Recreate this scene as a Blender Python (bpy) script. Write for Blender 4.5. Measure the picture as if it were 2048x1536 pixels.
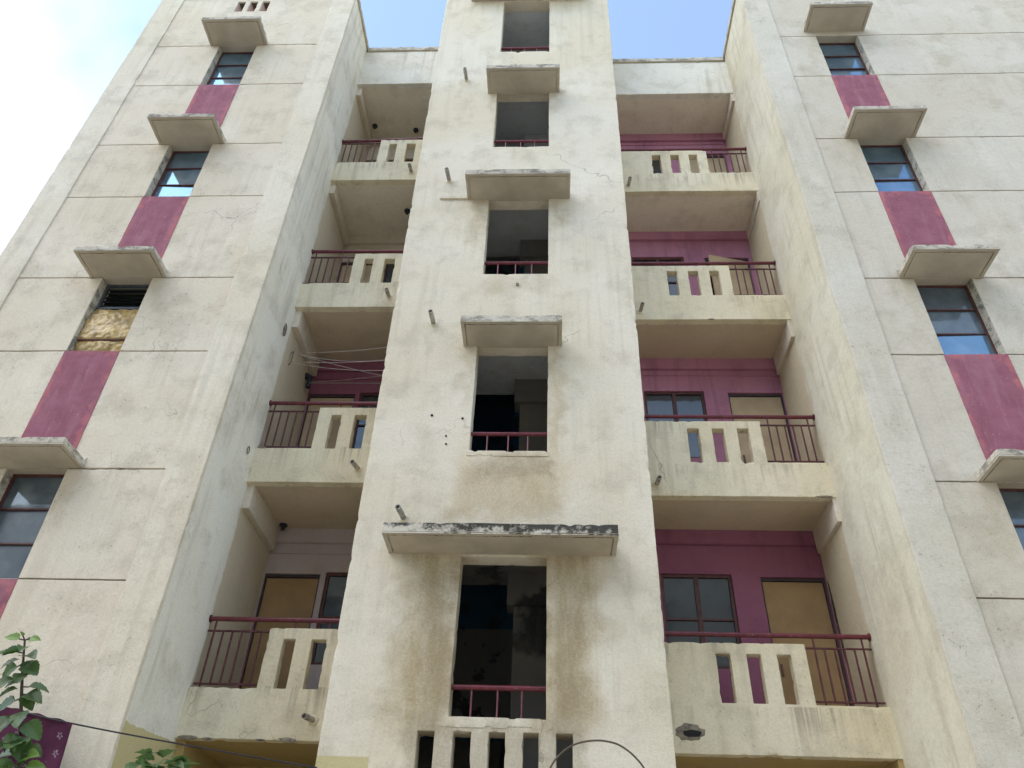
import bpy, bmesh, math, random
from mathutils import Vector, Matrix, noise

# ------------------------------------------------------------------ scene, camera, light
scene = bpy.context.scene
for o in list(bpy.data.objects):
    bpy.data.objects.remove(o)
col = scene.collection
S = 1.6                                   # eye height: heights below are measured from the eye, S lifts them above the ground

cam_d = bpy.data.cameras.new('camera')
cam = bpy.data.objects.new('camera', cam_d)
col.objects.link(cam)
scene.camera = cam
cam_d.sensor_width = 36.0
cam_d.lens = 36.0 * 1556.64 / 2048
cam_d.clip_start = 0.05
cam_d.clip_end = 5000
_r = Vector((0.99883301, 0.03619645, 0.03197568))
_u = Vector((-0.00293826, -0.61529223, 0.78829362))
_f = Vector((-0.04820782, 0.78746764, 0.61446783))
m = Matrix.Identity(4)
for i in range(3):
    m[i][0] = _r[i]; m[i][1] = _u[i]; m[i][2] = -_f[i]
m.translation = Vector((0, -7.7331, S))
cam.matrix_world = m

SUN_AZ = math.radians(-120)               # measured from +Y (into the building), negative = to the left: behind the camera, veiled by haze
SUN_EL = math.radians(50)
sdir = Vector((math.sin(SUN_AZ) * math.cos(SUN_EL), math.cos(SUN_AZ) * math.cos(SUN_EL), math.sin(SUN_EL)))
sun_d = bpy.data.lights.new('sun', 'SUN')
sun_d.energy = 0.5
sun_d.angle = math.radians(60)
sun_d.color = (1.0, 0.92, 0.80)
sun = bpy.data.objects.new('sun', sun_d)
col.objects.link(sun)
sun.rotation_euler = (-sdir).to_track_quat('-Z', 'Y').to_euler()
sun.location = sdir * 60

world = bpy.data.worlds.new('World')
scene.world = world
world.use_nodes = True
wn = world.node_tree
wn.nodes.clear()
sky = wn.nodes.new('ShaderNodeTexSky')
sky.sky_type = 'NISHITA'
sky.sun_disc = False
sky.sun_elevation = SUN_EL
sky.sun_rotation = SUN_AZ
sky.air_density = 1.0
sky.dust_density = 0.5
sky.ozone_density = 1.0
tc = wn.nodes.new('ShaderNodeTexCoord')
cn = wn.nodes.new('ShaderNodeTexNoise')
cn.inputs['Scale'].default_value = 1.5
cn.inputs['Detail'].default_value = 6
cn.inputs['Roughness'].default_value = 0.5
cmap = wn.nodes.new('ShaderNodeMapping')
cmap.inputs['Location'].default_value = (-2.04, -1.42, -5.62)
wn.links.new(tc.outputs['Generated'], cmap.inputs['Vector'])
wn.links.new(cmap.outputs['Vector'], cn.inputs['Vector'])
cr = wn.nodes.new('ShaderNodeMapRange')
cr.interpolation_type = 'SMOOTHSTEP'
cr.inputs['From Min'].default_value = 0.42
cr.inputs['From Max'].default_value = 0.68
cr.inputs['To Min'].default_value = 0.06
cr.inputs['To Max'].default_value = 0.85
wn.links.new(cn.outputs['Fac'], cr.inputs['Value'])
cmix = wn.nodes.new('ShaderNodeMix')
cmix.data_type = 'RGBA'
cmix.inputs['B'].default_value = (5.0, 5.0, 5.1, 1)      # thin bright cloud in the sky texture's own units
wn.links.new(cr.outputs['Result'], cmix.inputs['Factor'])
tint = wn.nodes.new('ShaderNodeMix')                     # hazy air: a touch less violet than the clear-air model
tint.data_type = 'RGBA'
tint.blend_type = 'MULTIPLY'
tint.inputs['Factor'].default_value = 1.0
tint.inputs['B'].default_value = (1.0, 1.035, 1.0, 1)
wn.links.new(sky.outputs['Color'], tint.inputs['A'])
wn.links.new(tint.outputs['Result'], cmix.inputs['A'])
bg = wn.nodes.new('ShaderNodeBackground')
bg.inputs['Strength'].default_value = 0.10
wo = wn.nodes.new('ShaderNodeOutputWorld')
wn.links.new(cmix.outputs['Result'], bg.inputs['Color'])
wn.links.new(bg.outputs['Background'], wo.inputs['Surface'])

scene.view_settings.view_transform = 'Standard'
scene.view_settings.look = 'None'
scene.view_settings.gamma = 1.0
scene.view_settings.use_curve_mapping = False
scene.view_settings.exposure = 2.0
scene.cycles.use_adaptive_sampling = True
scene.cycles.adaptive_threshold = 0.02
scene.cycles.max_bounces = 6
scene.cycles.diffuse_bounces = 4
scene.cycles.glossy_bounces = 3

# ------------------------------------------------------------------ node helpers
class NT:
    def __init__(s, name):
        s.m = bpy.data.materials.new(name)
        s.m.use_nodes = True
        s.t = s.m.node_tree
        s.t.nodes.clear()
        s.out = s.t.nodes.new('ShaderNodeOutputMaterial')
        s.p = s.t.nodes.new('ShaderNodeBsdfPrincipled')
        s.t.links.new(s.p.outputs[0], s.out.inputs['Surface'])
        s.geo = s.t.nodes.new('ShaderNodeNewGeometry')
        s.pos = s.geo.outputs['Position']
    def put(s, sock, v):
        if isinstance(v, bpy.types.NodeSocket):
            s.t.links.new(v, sock)
        elif isinstance(v, (tuple, list)):
            sock.default_value = (*v, 1) if len(v) == 3 and sock.type == 'RGBA' else v
        else:
            sock.default_value = v
    def noise(s, scale, detail=3, vec=None, rough=0.55, dist=0.0):
        n = s.t.nodes.new('ShaderNodeTexNoise')
        n.inputs['Scale'].default_value = scale
        n.inputs['Detail'].default_value = detail
        n.inputs['Roughness'].default_value = rough
        n.inputs['Distortion'].default_value = dist
        s.put(n.inputs['Vector'], vec or s.pos)
        return n.outputs['Fac']
    def scaled(s, sc, off=(0, 0, 0)):
        n = s.t.nodes.new('ShaderNodeMapping')
        n.inputs['Scale'].default_value = sc
        n.inputs['Location'].default_value = off
        s.put(n.inputs['Vector'], s.pos)
        return n.outputs['Vector']
    def rng(s, v, a, b, c=0.0, d=1.0, smooth=True):
        n = s.t.nodes.new('ShaderNodeMapRange')
        n.interpolation_type = 'SMOOTHSTEP' if smooth else 'LINEAR'
        s.put(n.inputs['Value'], v)
        for k, x in zip(('From Min', 'From Max', 'To Min', 'To Max'), (a, b, c, d)):
            s.put(n.inputs[k], x)
        return n.outputs['Result']
    def math(s, op, a, b=0.0):
        n = s.t.nodes.new('ShaderNodeMath')
        n.operation = op
        s.put(n.inputs[0], a)
        s.put(n.inputs[1], b)
        return n.outputs[0]
    def mix(s, f, a, b, mode='MIX'):
        n = s.t.nodes.new('ShaderNodeMix')
        n.data_type = 'RGBA'
        n.blend_type = mode
        s.put(n.inputs['Factor'], f)
        s.put(n.inputs['A'], a)
        s.put(n.inputs['B'], b)
        return n.outputs['Result']
    def sep(s, v=None):
        n = s.t.nodes.new('ShaderNodeSeparateXYZ')
        s.put(n.inputs[0], v or s.pos)
        return n.outputs
    def bump(s, h, dist, strength=1.0, prev=None):
        n = s.t.nodes.new('ShaderNodeBump')
        n.inputs['Strength'].default_value = strength
        n.inputs['Distance'].default_value = dist
        s.put(n.inputs['Height'], h)
        if prev is not None:
            s.put(n.inputs['Normal'], prev)
        return n.outputs['Normal']
    def voro_edge(s, scale, vec):
        n = s.t.nodes.new('ShaderNodeTexVoronoi')
        n.feature = 'DISTANCE_TO_EDGE'
        n.inputs['Scale'].default_value = scale
        s.put(n.inputs['Vector'], vec)
        return n.outputs['Distance']
    def warp(s, amt, scale):
        n = s.t.nodes.new('ShaderNodeTexNoise')
        n.inputs['Scale'].default_value = scale
        n.inputs['Detail'].default_value = 2
        s.put(n.inputs['Vector'], s.pos)
        v = s.t.nodes.new('ShaderNodeVectorMath')
        v.operation = 'MULTIPLY_ADD'
        s.put(v.inputs[0], n.outputs['Color'])
        v.inputs[1].default_value = (amt, amt, amt)
        s.put(v.inputs[2], s.pos)
        return v.outputs[0]
    def rect(s, xyz, ax, a0, a1, z0, z1, soft, wob):
        """soft-edged rectangle in (axis ax, z), its border broken up by the noise value wob"""
        x = s.math('ADD', xyz[ax], wob)
        z = s.math('ADD', xyz[2], wob)
        f = s.math('MULTIPLY', s.rng(x, a0, a0 + soft), s.rng(x, a1, a1 - soft))
        g = s.math('MULTIPLY', s.rng(z, z0, z0 + soft), s.rng(z, z1, z1 - soft))
        return s.math('MULTIPLY', f, g)

def plaster(name, c1, c2, grime=(0.37, 0.315, 0.225), grime_amt=0.30, streak=0.20, crack=0.5, stains=(), paint=None, rough_bump=0.004, pits=0.35, white=0.25, drip=None):
    n = NT(name)
    big = n.noise(0.55, 2)
    mid = n.noise(2.3, 4, rough=0.62)
    c = n.mix(n.rng(big, 0.35, 0.65), c1, c2)
    # pale putty / repainted smears
    w = n.math('MULTIPLY', n.rng(n.noise(1.1, 3, n.scaled((1, 1, 0.8), (7, 3, 1)), 0.6), 0.55, 0.72), white)
    c = n.mix(w, c, tuple(min(0.85, x * 1.25) for x in c1))
    # blotchy dirt
    g = n.math('MULTIPLY', n.rng(mid, 0.47, 0.70), grime_amt)
    c = n.mix(g, c, grime)
    # rain streaks, stretched in height
    if streak > 0:
     st = n.noise(1.0, 3, n.scaled((7, 7, 0.35)), 0.65)
     stm = n.math('MULTIPLY', n.rng(st, 0.47, 0.68), n.rng(n.noise(0.8, 1, n.scaled((1, 1, 1), (4, 9, 2))), 0.38, 0.6))
     c = n.mix(n.math('MULTIPLY', stm, streak), c, grime)
    xyz = n.sep()
    wob = n.rng(n.noise(3.0, 3), 0.2, 0.8, -0.22, 0.22, False) if stains else None
    grain = n.noise(38, 2, rough=0.7)
    stn = n.noise(1.0, 4, n.scaled((7, 7, 1.5)), 0.65) if stains else None
    for (ax, a0, a1, z0, z1, soft, colr, amt) in stains:
        if ax == 'm':                     # the same mark on every storey
            zz = (z0 + S) % 3.0
            f = n.rect((xyz[0], xyz[1], n.math('MODULO', n.math('ADD', xyz[2], 30.0 - zz), 3.0)), 0, a0, a1, 0.0, z1 - z0, soft, wob)
        else:
            f = n.rect(xyz, ax, a0, a1, z0 + S, z1 + S, soft, wob)
        f = n.math('MULTIPLY', f, n.rng(stn, 0.30, 0.58, 0.70, 1.0))
        f = n.math('MULTIPLY', f, n.rng(grain, 0.3, 0.6, 0.78, 1.0))
        c = n.mix(n.math('MULTIPLY', f, amt), c, colr)
    if paint:
        for fn, colr in paint:
            c = n.mix(fn(n, xyz), c, colr)
    if drip is not None:                  # runs of dirt below every parapet top
        zr = n.math('MODULO', n.math('ADD', xyz[2], 30.0 - (drip + S) % 3.0), 3.0)
        dn = n.noise(1.0, 3, n.scaled((16, 16, 0.6), (1, 4, 2)), 0.6)
        top_ = n.math('MULTIPLY', n.rng(zr, 0.02, 0.50), n.rng(zr, 0.515, 0.505))
        top2 = n.math('MULTIPLY', n.rng(zr, 0.85, 1.14), n.rng(zr, 1.3, 1.2))
        dm = n.math('MULTIPLY', n.math('MAXIMUM', top_, top2), n.rng(dn, 0.47, 0.66))
        c = n.mix(n.math('MULTIPLY', n.math('MULTIPLY', dm, n.rng(n.noise(1.3, 2, n.scaled((1, 1, 1), (6, 1, 3))), 0.42, 0.62)), 0.55), c, (0.24, 0.205, 0.145))
    # hairline cracks
    if crack > 0:
        d = n.voro_edge(0.5, n.warp(0.5, 2.5))
        k = n.math('MULTIPLY', n.rng(d, 0.0030, 0.0004), n.rng(n.noise(0.9, 1, n.scaled((1, 1, 1), (2, 5, 8))), 0.56, 0.66))
        c = n.mix(n.math('MULTIPLY', k, crack), c, (0.16, 0.14, 0.11))
    # pits and specks
    sp = n.rng(n.noise(30, 2, rough=0.75), 0.61, 0.70)
    sp2 = n.math('MULTIPLY', sp, n.rng(mid, 0.40, 0.62))
    c = n.mix(n.math('MULTIPLY', sp2, pits), c, (0.13, 0.115, 0.09))
    c = n.mix(n.rng(grain, 0.38, 0.72, 0.0, 0.15), c, (0.26, 0.22, 0.165))
    n.put(n.p.inputs['Base Color'], c)
    n.p.inputs['Roughness'].default_value = 0.92
    n.p.inputs['Specular IOR Level'].default_value = 0.15
    hgt = n.math('ADD', n.math('MULTIPLY', n.noise(6, 2), 0.012), n.math('MULTIPLY', n.noise(70, 2, rough=0.65), rough_bump * 0.9))
    b = n.bump(hgt, 1.0)
    n.put(n.p.inputs['Normal'], b)
    return n.m

def plain(name, c, rough=0.5, var=0.12, scale=6, metal=0.0, bump=0.0, bscale=40, spec=0.4, chips=None):
    n = NT(name)
    v = n.noise(scale, 5, rough=0.65)
    dark = tuple(x * (1 - var * 2) for x in c)
    lite = tuple(min(1, x * (1 + var)) for x in c)
    cc = n.mix(n.rng(v, 0.3, 0.7), dark, lite)
    if chips:
        cc = n.mix(n.math('MULTIPLY', n.rng(n.noise(chips[1], 4, rough=0.7), chips[2], chips[2] + 0.04), 0.9), cc, chips[0])
    n.put(n.p.inputs['Base Color'], cc)
    n.p.inputs['Roughness'].default_value = rough
    n.p.inputs['Metallic'].default_value = metal
    n.p.inputs['Specular IOR Level'].default_value = spec
    if bump:
        n.put(n.p.inputs['Normal'], n.bump(n.noise(bscale, 3), bump))
    return n.m

TAN = (0.31, 0.225, 0.10)
OCH = (0.40, 0.28, 0.125)
DIRT = (0.17, 0.135, 0.085)
tower_stains = [('m', -1.70, -1.50, 3.45, 4.12, 0.09, DIRT, 0.16), (0, -1.45, 0.40, 0.4, 2.08, 0.16, (0.33, 0.28, 0.19), 0.6),
    (0, -1.72, -0.70, 1.75, 4.10, 0.40, TAN, 0.74), (0, -0.30, 0.70, 1.75, 4.10, 0.40, TAN, 0.74),
    (0, -1.35, -0.80, 1.6, 3.7, 0.3, DIRT, 0.30), (0, -0.10, 0.45, 1.6, 3.2, 0.3, DIRT, 0.30),
    (0, -1.25, 0.30, 3.95, 5.10, 0.35, OCH, 0.55), (0, -0.9, 0.15, 4.55, 5.05, 0.2, DIRT, 0.35),
    (0, -0.12, 0.28, 4.9, 6.7, 0.22, OCH, 0.45), (0, -1.22, -0.88, 5.6, 6.75, 0.22, TAN, 0.35),
    (0, -1.30, -0.88, 8.6, 9.75, 0.25, TAN, 0.42), (0, -0.10, 0.35, 8.9, 9.75, 0.25, TAN, 0.42),
    (0, -1.0, 0.10, 7.55, 8.10, 0.2, TAN, 0.22), (0, -1.2, -0.9, 11.9, 12.7, 0.2, TAN, 0.3), (0, -0.1, 0.25, 11.9, 12.7, 0.2, TAN, 0.3)]
def yellow_tower(n, xyz):
    return n.math('MULTIPLY', n.math('LESS_THAN', xyz[0], -1.655), n.math('LESS_THAN', xyz[2], 1.66 + S))
def yellow_side(n, xyz):
    lim = n.math('ADD', n.math('MULTIPLY', xyz[1], 0.078), 1.83 + S)
    d = n.math('SUBTRACT', lim, n.math('ADD', xyz[2], n.rng(n.noise(5, 3), 0.2, 0.8, -0.025, 0.025, False)))
    return n.rng(d, -0.006, 0.006)
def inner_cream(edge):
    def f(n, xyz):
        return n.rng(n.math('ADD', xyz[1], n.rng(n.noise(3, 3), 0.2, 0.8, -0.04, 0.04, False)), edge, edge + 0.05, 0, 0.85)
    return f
YEL = (0.54, 0.47, 0.25)

M = {}
M['tower'] = plaster('tower_plaster', (0.73, 0.665, 0.545), (0.68, 0.60, 0.455), stains=tower_stains, paint=[(yellow_tower, YEL)], crack=0.55)
wing_stains = [('m', -5.36, -5.05, 3.5, 4.42, 0.25, (0.34, 0.235, 0.12), 0.5), ('m', -6.3, -6.0, 3.7, 4.42, 0.25, (0.30, 0.25, 0.18), 0.35),
               ('m', 4.35, 4.66, 3.3, 4.34, 0.25, (0.36, 0.29, 0.15), 0.45), ('m', 5.32, 5.60, 3.6, 4.34, 0.25, (0.33, 0.26, 0.16), 0.4)]
M['wing'] = plaster('wing_plaster', (0.71, 0.635, 0.515), (0.665, 0.58, 0.445), crack=0.6, pits=0.45, stains=wing_stains[:2], grime_amt=0.33)
M['wing_r'] = plaster('right_wing_plaster_shaded', (0.615, 0.565, 0.475), (0.575, 0.515, 0.41), crack=0.5, pits=0.5, stains=wing_stains[2:], grime_amt=0.36)  # greyer, darker copy of the wing plaster; shade on this wing painted in
M['pil_r'] = plaster('right_pilaster_plaster_shaded', (0.64, 0.595, 0.505), (0.59, 0.54, 0.435), crack=0.0, pits=0.5, rough_bump=0.005)  # pilaster darkened likewise, the right wing's shade in its colour
M['pil'] = plaster('pilaster_plaster', (0.74, 0.675, 0.555), (0.69, 0.615, 0.48), crack=0.0, rough_bump=0.005)
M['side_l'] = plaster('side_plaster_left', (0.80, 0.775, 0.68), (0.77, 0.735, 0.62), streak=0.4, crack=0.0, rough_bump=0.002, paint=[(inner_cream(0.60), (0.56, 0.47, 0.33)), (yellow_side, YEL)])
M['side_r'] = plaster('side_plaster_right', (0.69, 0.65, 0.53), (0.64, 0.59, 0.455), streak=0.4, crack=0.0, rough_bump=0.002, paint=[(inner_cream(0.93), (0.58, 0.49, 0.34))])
M['balc'] = plaster('balcony_plaster', (0.76, 0.69, 0.52), (0.71, 0.625, 0.435), streak=0.35, grime_amt=0.35, crack=0.6, drip=1.93)
M['soffit'] = plaster('soffit_plaster', (0.80, 0.73, 0.62), (0.77, 0.69, 0.57), streak=0.0, grime_amt=0.25, crack=0.0, rough_bump=0.002, pits=0.1, white=0.1)  # paler copy: the brighter look of the upper storeys is in the colour
M['soffit_shaded'] = plaster('soffit_plaster_shaded', (0.60, 0.50, 0.37), (0.55, 0.445, 0.315), streak=0.0, grime_amt=0.25, crack=0.0, rough_bump=0.002, pits=0.1, white=0.1)  # lower-storey copy: deeper shade there is put into the browner colour
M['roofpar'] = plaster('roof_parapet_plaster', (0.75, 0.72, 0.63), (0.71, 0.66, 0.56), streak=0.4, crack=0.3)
M['purple_lit'] = plaster('purple_plaster_lit', (0.52, 0.24, 0.34), (0.46, 0.20, 0.295), grime=(0.15, 0.05, 0.10), grime_amt=0.25, streak=0.25, crack=0.0, rough_bump=0.0015, pits=0.15, white=0.15)  # lighter copy of the purple wall; upper-storey brightness put into its colour
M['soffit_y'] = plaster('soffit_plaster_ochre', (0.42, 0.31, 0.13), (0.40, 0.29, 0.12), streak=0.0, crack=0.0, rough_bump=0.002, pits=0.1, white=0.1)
M['cream_in'] = plaster('inner_cream_plaster', (0.68, 0.61, 0.51), (0.62, 0.54, 0.43), rough_bump=0.002, pits=0.2, crack=0.0)
M['lilac'] = plaster('lilac_plaster', (0.55, 0.475, 0.475), (0.50, 0.43, 0.43), rough_bump=0.002, pits=0.2, white=0.4, crack=0.0)
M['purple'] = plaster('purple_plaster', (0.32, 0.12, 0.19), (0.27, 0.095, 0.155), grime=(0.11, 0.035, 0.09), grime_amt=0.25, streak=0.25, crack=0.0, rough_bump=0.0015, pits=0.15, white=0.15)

def maroon():
    n = NT('maroon_paint')
    v = n.noise(3.5, 6, rough=0.65)
    c = n.mix(n.rng(v, 0.3, 0.7), (0.24, 0.085, 0.115), (0.31, 0.12, 0.16))
    gen = n.t.nodes.new('ShaderNodeTexCoord').outputs['Generated']
    g = n.sep(gen)
    wob = n.rng(n.noise(7, 4), 0.25, 0.75, -0.09, 0.09, False)
    gx = n.math('ADD', g[0], wob)
    edge = n.math('MAXIMUM', n.math('MAXIMUM', n.rng(gx, 0.10, 0.04), n.rng(gx, 0.88, 0.95)), n.rng(n.math('ADD', g[2], wob), 0.95, 1.0))
    c = n.mix(n.math('MULTIPLY', edge, n.rng(n.noise(5, 3), 0.35, 0.62, 0.0, 0.8)), c, (0.44, 0.14, 0.15))
    fade = n.noise(1.0, 4, n.scaled((9, 9, 0.9)), 0.65)
    c = n.mix(n.rng(fade, 0.45, 0.72, 0.0, 0.24), c, (0.46, 0.27, 0.30))
    c = n.mix(n.math('MULTIPLY', n.rng(n.noise(30, 3, rough=0.7), 0.64, 0.72), 0.5), c, (0.6, 0.45, 0.42))
    n.put(n.p.inputs['Base Color'], c)
    n.p.inputs['Roughness'].default_value = 0.85
    n.p.inputs['Specular IOR Level'].default_value = 0.2
    n.put(n.p.inputs['Normal'], n.bump(n.noise(75, 3, rough=0.65), 0.004, 0.8, n.bump(n.noise(7, 4), 0.012, 0.5)))
    return n.m
M['maroon'] = maroon()

def canopy_mat(name, black):
    n = NT(name)
    c = n.mix(n.rng(n.noise(2, 5), 0.3, 0.7), (0.50, 0.45, 0.37), (0.60, 0.55, 0.46))
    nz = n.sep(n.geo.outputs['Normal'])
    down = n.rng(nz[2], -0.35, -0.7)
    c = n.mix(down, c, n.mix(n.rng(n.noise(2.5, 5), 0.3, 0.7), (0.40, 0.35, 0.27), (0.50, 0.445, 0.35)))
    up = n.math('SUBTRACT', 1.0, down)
    # lichen and soot that grow on the weathered edge
    v = n.noise(4.5, 7, n.scaled((1, 1, 1.6)), 0.72)
    x = n.sep()[0]
    if black:
        lim = n.rng(x, -1.7, 0.75, 0.46, 0.34, False)
    else:
        lim = 0.46
    if black:                             # the growth starts at the upper arris and eats its way down
        lim = n.math('SUBTRACT', lim, n.rng(n.sep()[2], 3.72 + S, 3.84 + S, -0.07, 0.07, False))
        v = n.math('ADD', n.math('MULTIPLY', v, 0.6), n.math('MULTIPLY', n.noise(17, 4, rough=0.75), 0.4))
    thr = n.math('SUBTRACT', v, lim)
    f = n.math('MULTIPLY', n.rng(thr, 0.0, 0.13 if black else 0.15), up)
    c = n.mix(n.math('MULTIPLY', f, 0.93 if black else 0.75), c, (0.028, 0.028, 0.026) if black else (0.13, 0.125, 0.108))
    f2 = n.math('MULTIPLY', n.rng(n.noise(22, 5, rough=0.75), 0.52, 0.66), up)
    c = n.mix(n.math('MULTIPLY', f2, 0.45), c, (0.10, 0.10, 0.09))
    n.put(n.p.inputs['Base Color'], c)
    n.p.inputs['Roughness'].default_value = 0.95
    n.p.inputs['Specular IOR Level'].default_value = 0.12
    n.put(n.p.inputs['Normal'], n.bump(n.noise(60, 4, rough=0.7), 0.004, 0.8, n.bump(n.noise(9, 4), 0.01, 0.5)))
    return n.m
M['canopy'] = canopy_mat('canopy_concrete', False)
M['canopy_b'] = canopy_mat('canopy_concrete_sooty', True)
M['groove'] = plain('groove_dirt', (0.10, 0.088, 0.07), 0.95, spec=0.05)
M['chip'] = plain('bare_cement', (0.25, 0.215, 0.165), 0.95, 0.25, 14, bump=0.006, spec=0.1)
M['rail'] = plain('rail_red_paint', (0.145, 0.022, 0.034), 0.38, 0.2, 18, spec=0.5, chips=((0.42, 0.33, 0.32), 30, 0.66))
M['bar'] = plain('bar_maroon_paint', (0.105, 0.030, 0.036), 0.5, 0.25, 18, spec=0.4, chips=((0.10, 0.06, 0.05), 25, 0.6))
M['frame'] = plain('window_brown_paint', (0.11, 0.042, 0.035), 0.5, 0.2, 14)
M['frame_g'] = plain('window_grey_paint', (0.10, 0.11, 0.13), 0.5, 0.2, 14)
M['door'] = plain('door_plywood', (0.38, 0.245, 0.115), 0.6, 0.09, 2.0)
M['door_p'] = plain('door_plywood_pale', (0.56, 0.43, 0.27), 0.6, 0.09, 2.0)
M['door_f'] = plain('door_frame_dark', (0.07, 0.055, 0.06), 0.6)
M['pipe'] = plain('drain_pipe_plastic', (0.40, 0.37, 0.32), 0.6, 0.25, 12)
M['hole'] = plain('hollow_dark', (0.02, 0.02, 0.02), 0.9)  # near-black colour stands in for the darkness inside bores, holes and rooms
M['lamp'] = plain('lamp_black_plastic', (0.03, 0.035, 0.045), 0.45)
M['wire'] = plain('wire_black', (0.03, 0.025, 0.03), 0.6)
M['cable'] = plain('cable_brown', (0.10, 0.075, 0.05), 0.6)
M['cord'] = plain('clothesline_cord', (0.42, 0.37, 0.33), 0.7)
M['far'] = plain('far_wall_paint', (0.42, 0.385, 0.32), 0.9, 0.08, 0.6)
M['steel'] = plain('rusty_bracket', (0.15, 0.11, 0.08), 0.7)

def glass(name, tint, refl, dust=1.0):
    n = NT(name)
    d = n.noise(3, 4)
    n.put(n.p.inputs['Base Color'], n.mix(n.rng(d, 0.35, 0.7), (0.045 * dust, 0.062 * dust, 0.078 * dust), (0.095 * dust, 0.12 * dust, 0.14 * dust)))
    n.p.inputs['Roughness'].default_value = 0.3
    gl = n.t.nodes.new('ShaderNodeBsdfGlossy')
    gl.inputs['Roughness'].default_value = 0.035
    gl.inputs['Color'].default_value = (*tint, 1)
    n.put(gl.inputs['Normal'], n.bump(n.noise(2.2, 2), 0.01, 0.25))
    mx = n.t.nodes.new('ShaderNodeMixShader')
    lw = n.t.nodes.new('ShaderNodeLayerWeight')
    lw.inputs['Blend'].default_value = 0.35
    n.put(mx.inputs[0], n.rng(lw.outputs['Fresnel'], 0.0, 1.0, refl, 0.95, False))
    n.t.links.new(n.p.outputs[0], mx.inputs[1])
    n.t.links.new(gl.outputs[0], mx.inputs[2])
    n.t.links.new(mx.outputs[0], n.out.inputs['Surface'])
    return n.m
M['glass'] = glass('tinted_window_glass', (0.27, 0.55, 0.85), 0.27, 1.5)
M['glass_g'] = glass('grey_window_glass', (0.34, 0.40, 0.44), 0.10, 1.5)  # greyer, less mirror-like glass for the lowest windows and one on the right
M['glass_b'] = glass('balcony_window_glass', (0.50, 0.54, 0.54), 0.07, 0.25)

def interior_mat():
    n = NT('stairwell_paint')
    xyz = n.sep()
    fl = n.math('MODULO', n.math('SUBTRACT', xyz[2], 1.15 + S), 3.0)
    dado = n.rng(fl, 1.62, 1.60)
    c = n.mix(dado, (0.30, 0.29, 0.275), (0.055, 0.15, 0.26))
    c = n.mix(n.rng(n.noise(3.2, 6, n.scaled((1, 1, 1), (1, 2, 5)), 0.6), 0.56, 0.585, 0, 0.85), c, (0.075, 0.085, 0.085))
    n.put(n.p.inputs['Base Color'], c)
    n.p.inputs['Roughness'].default_value = 0.9
    n.p.inputs['Specular IOR Level'].default_value = 0.15
    return n.m
M['stair'] = interior_mat()
M['stair_w'] = plaster('stairwell_pale', (0.72, 0.75, 0.78), (0.66, 0.69, 0.72), crack=0.0, rough_bump=0.001, pits=0.1, white=0.1,
                       stains=[(0, -0.40, 0.2, 2.9, 3.75, 0.12, (0.07, 0.085, 0.085), 1.0)])  # paler, bluer version for the upper landings

M['stair_d'] = plaster('stairwell_dark', (0.23, 0.225, 0.21), (0.19, 0.19, 0.185), crack=0.0, streak=0.0, rough_bump=0.001, pits=0.1, white=0.1,
                       stains=[(0, -0.40, 0.2, 2.9, 3.75, 0.10, (0.035, 0.042, 0.044), 1.0), (0, -0.9, -0.55, 3.9, 4.1, 0.08, (0.04, 0.055, 0.06), 0.9)])  # darker version for the lower storeys

# ------------------------------------------------------------------ mesh helpers
def cuts(a, b, extra, cell):
    pts = sorted({round(v, 5) for v in [a, b] + [e for e in extra if a < e < b]})
    out = []
    for p, q in zip(pts, pts[1:]):
        k = max(1, int(math.ceil((q - p) / cell)))
        out += [p + (q - p) * i / k for i in range(k)]
    return out + [pts[-1]]

def grid_wall(bm, plane, u0, u1, v0, v1, d0, d1, holes=(), cell=0.08, fold=None):
    """a slab with rectangular openings; plane = two axes spanned, the third is the thickness"""
    ax = {'xz': (0, 2, 1), 'yz': (1, 2, 0), 'xy': (0, 1, 2)}[plane]
    us = cuts(u0, u1, [h[0] for h in holes] + [h[1] for h in holes], cell)
    vs = cuts(v0, v1, [h[2] for h in holes] + [h[3] for h in holes], cell)
    nu, nv = len(us) - 1, len(vs) - 1
    keep = [[True] * nv for _ in range(nu)]
    for i in range(nu):
        um = (us[i] + us[i + 1]) / 2
        for j in range(nv):
            vm = (vs[j] + vs[j + 1]) / 2
            for h in holes:
                if h[0] < um < h[1] and h[2] < vm < h[3]:
                    keep[i][j] = False
                    break
    vt = {}
    def V(i, j, k):
        key = (i, j, k)
        if key not in vt:
            c = [0, 0, 0]
            c[ax[0]] = us[i]; c[ax[1]] = vs[j]; c[ax[2]] = (d0, d1)[k]
            vt[key] = bm.verts.new(c)
        return vt[key]
    flip = plane == 'xz'
    def F(a):
        bm.faces.new(a if not flip else a[::-1])
    for i in range(nu):
        for j in range(nv):
            if not keep[i][j]:
                continue
            F([V(i, j, 0), V(i, j + 1, 0), V(i + 1, j + 1, 0), V(i + 1, j, 0)])
            F([V(i, j, 1), V(i + 1, j, 1), V(i + 1, j + 1, 1), V(i, j + 1, 1)])
            if i == 0 or not keep[i - 1][j]:
                F([V(i, j, 0), V(i, j, 1), V(i, j + 1, 1), V(i, j + 1, 0)])
            if i == nu - 1 or not keep[i + 1][j]:
                F([V(i + 1, j, 0), V(i + 1, j + 1, 0), V(i + 1, j + 1, 1), V(i + 1, j, 1)])
            if j == 0 or not keep[i][j - 1]:
                F([V(i, j, 0), V(i + 1, j, 0), V(i + 1, j, 1), V(i, j, 1)])
            if j == nv - 1 or not keep[i][j + 1]:
                F([V(i, j + 1, 0), V(i, j + 1, 1), V(i + 1, j + 1, 1), V(i + 1, j + 1, 0)])
    return bm

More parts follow.
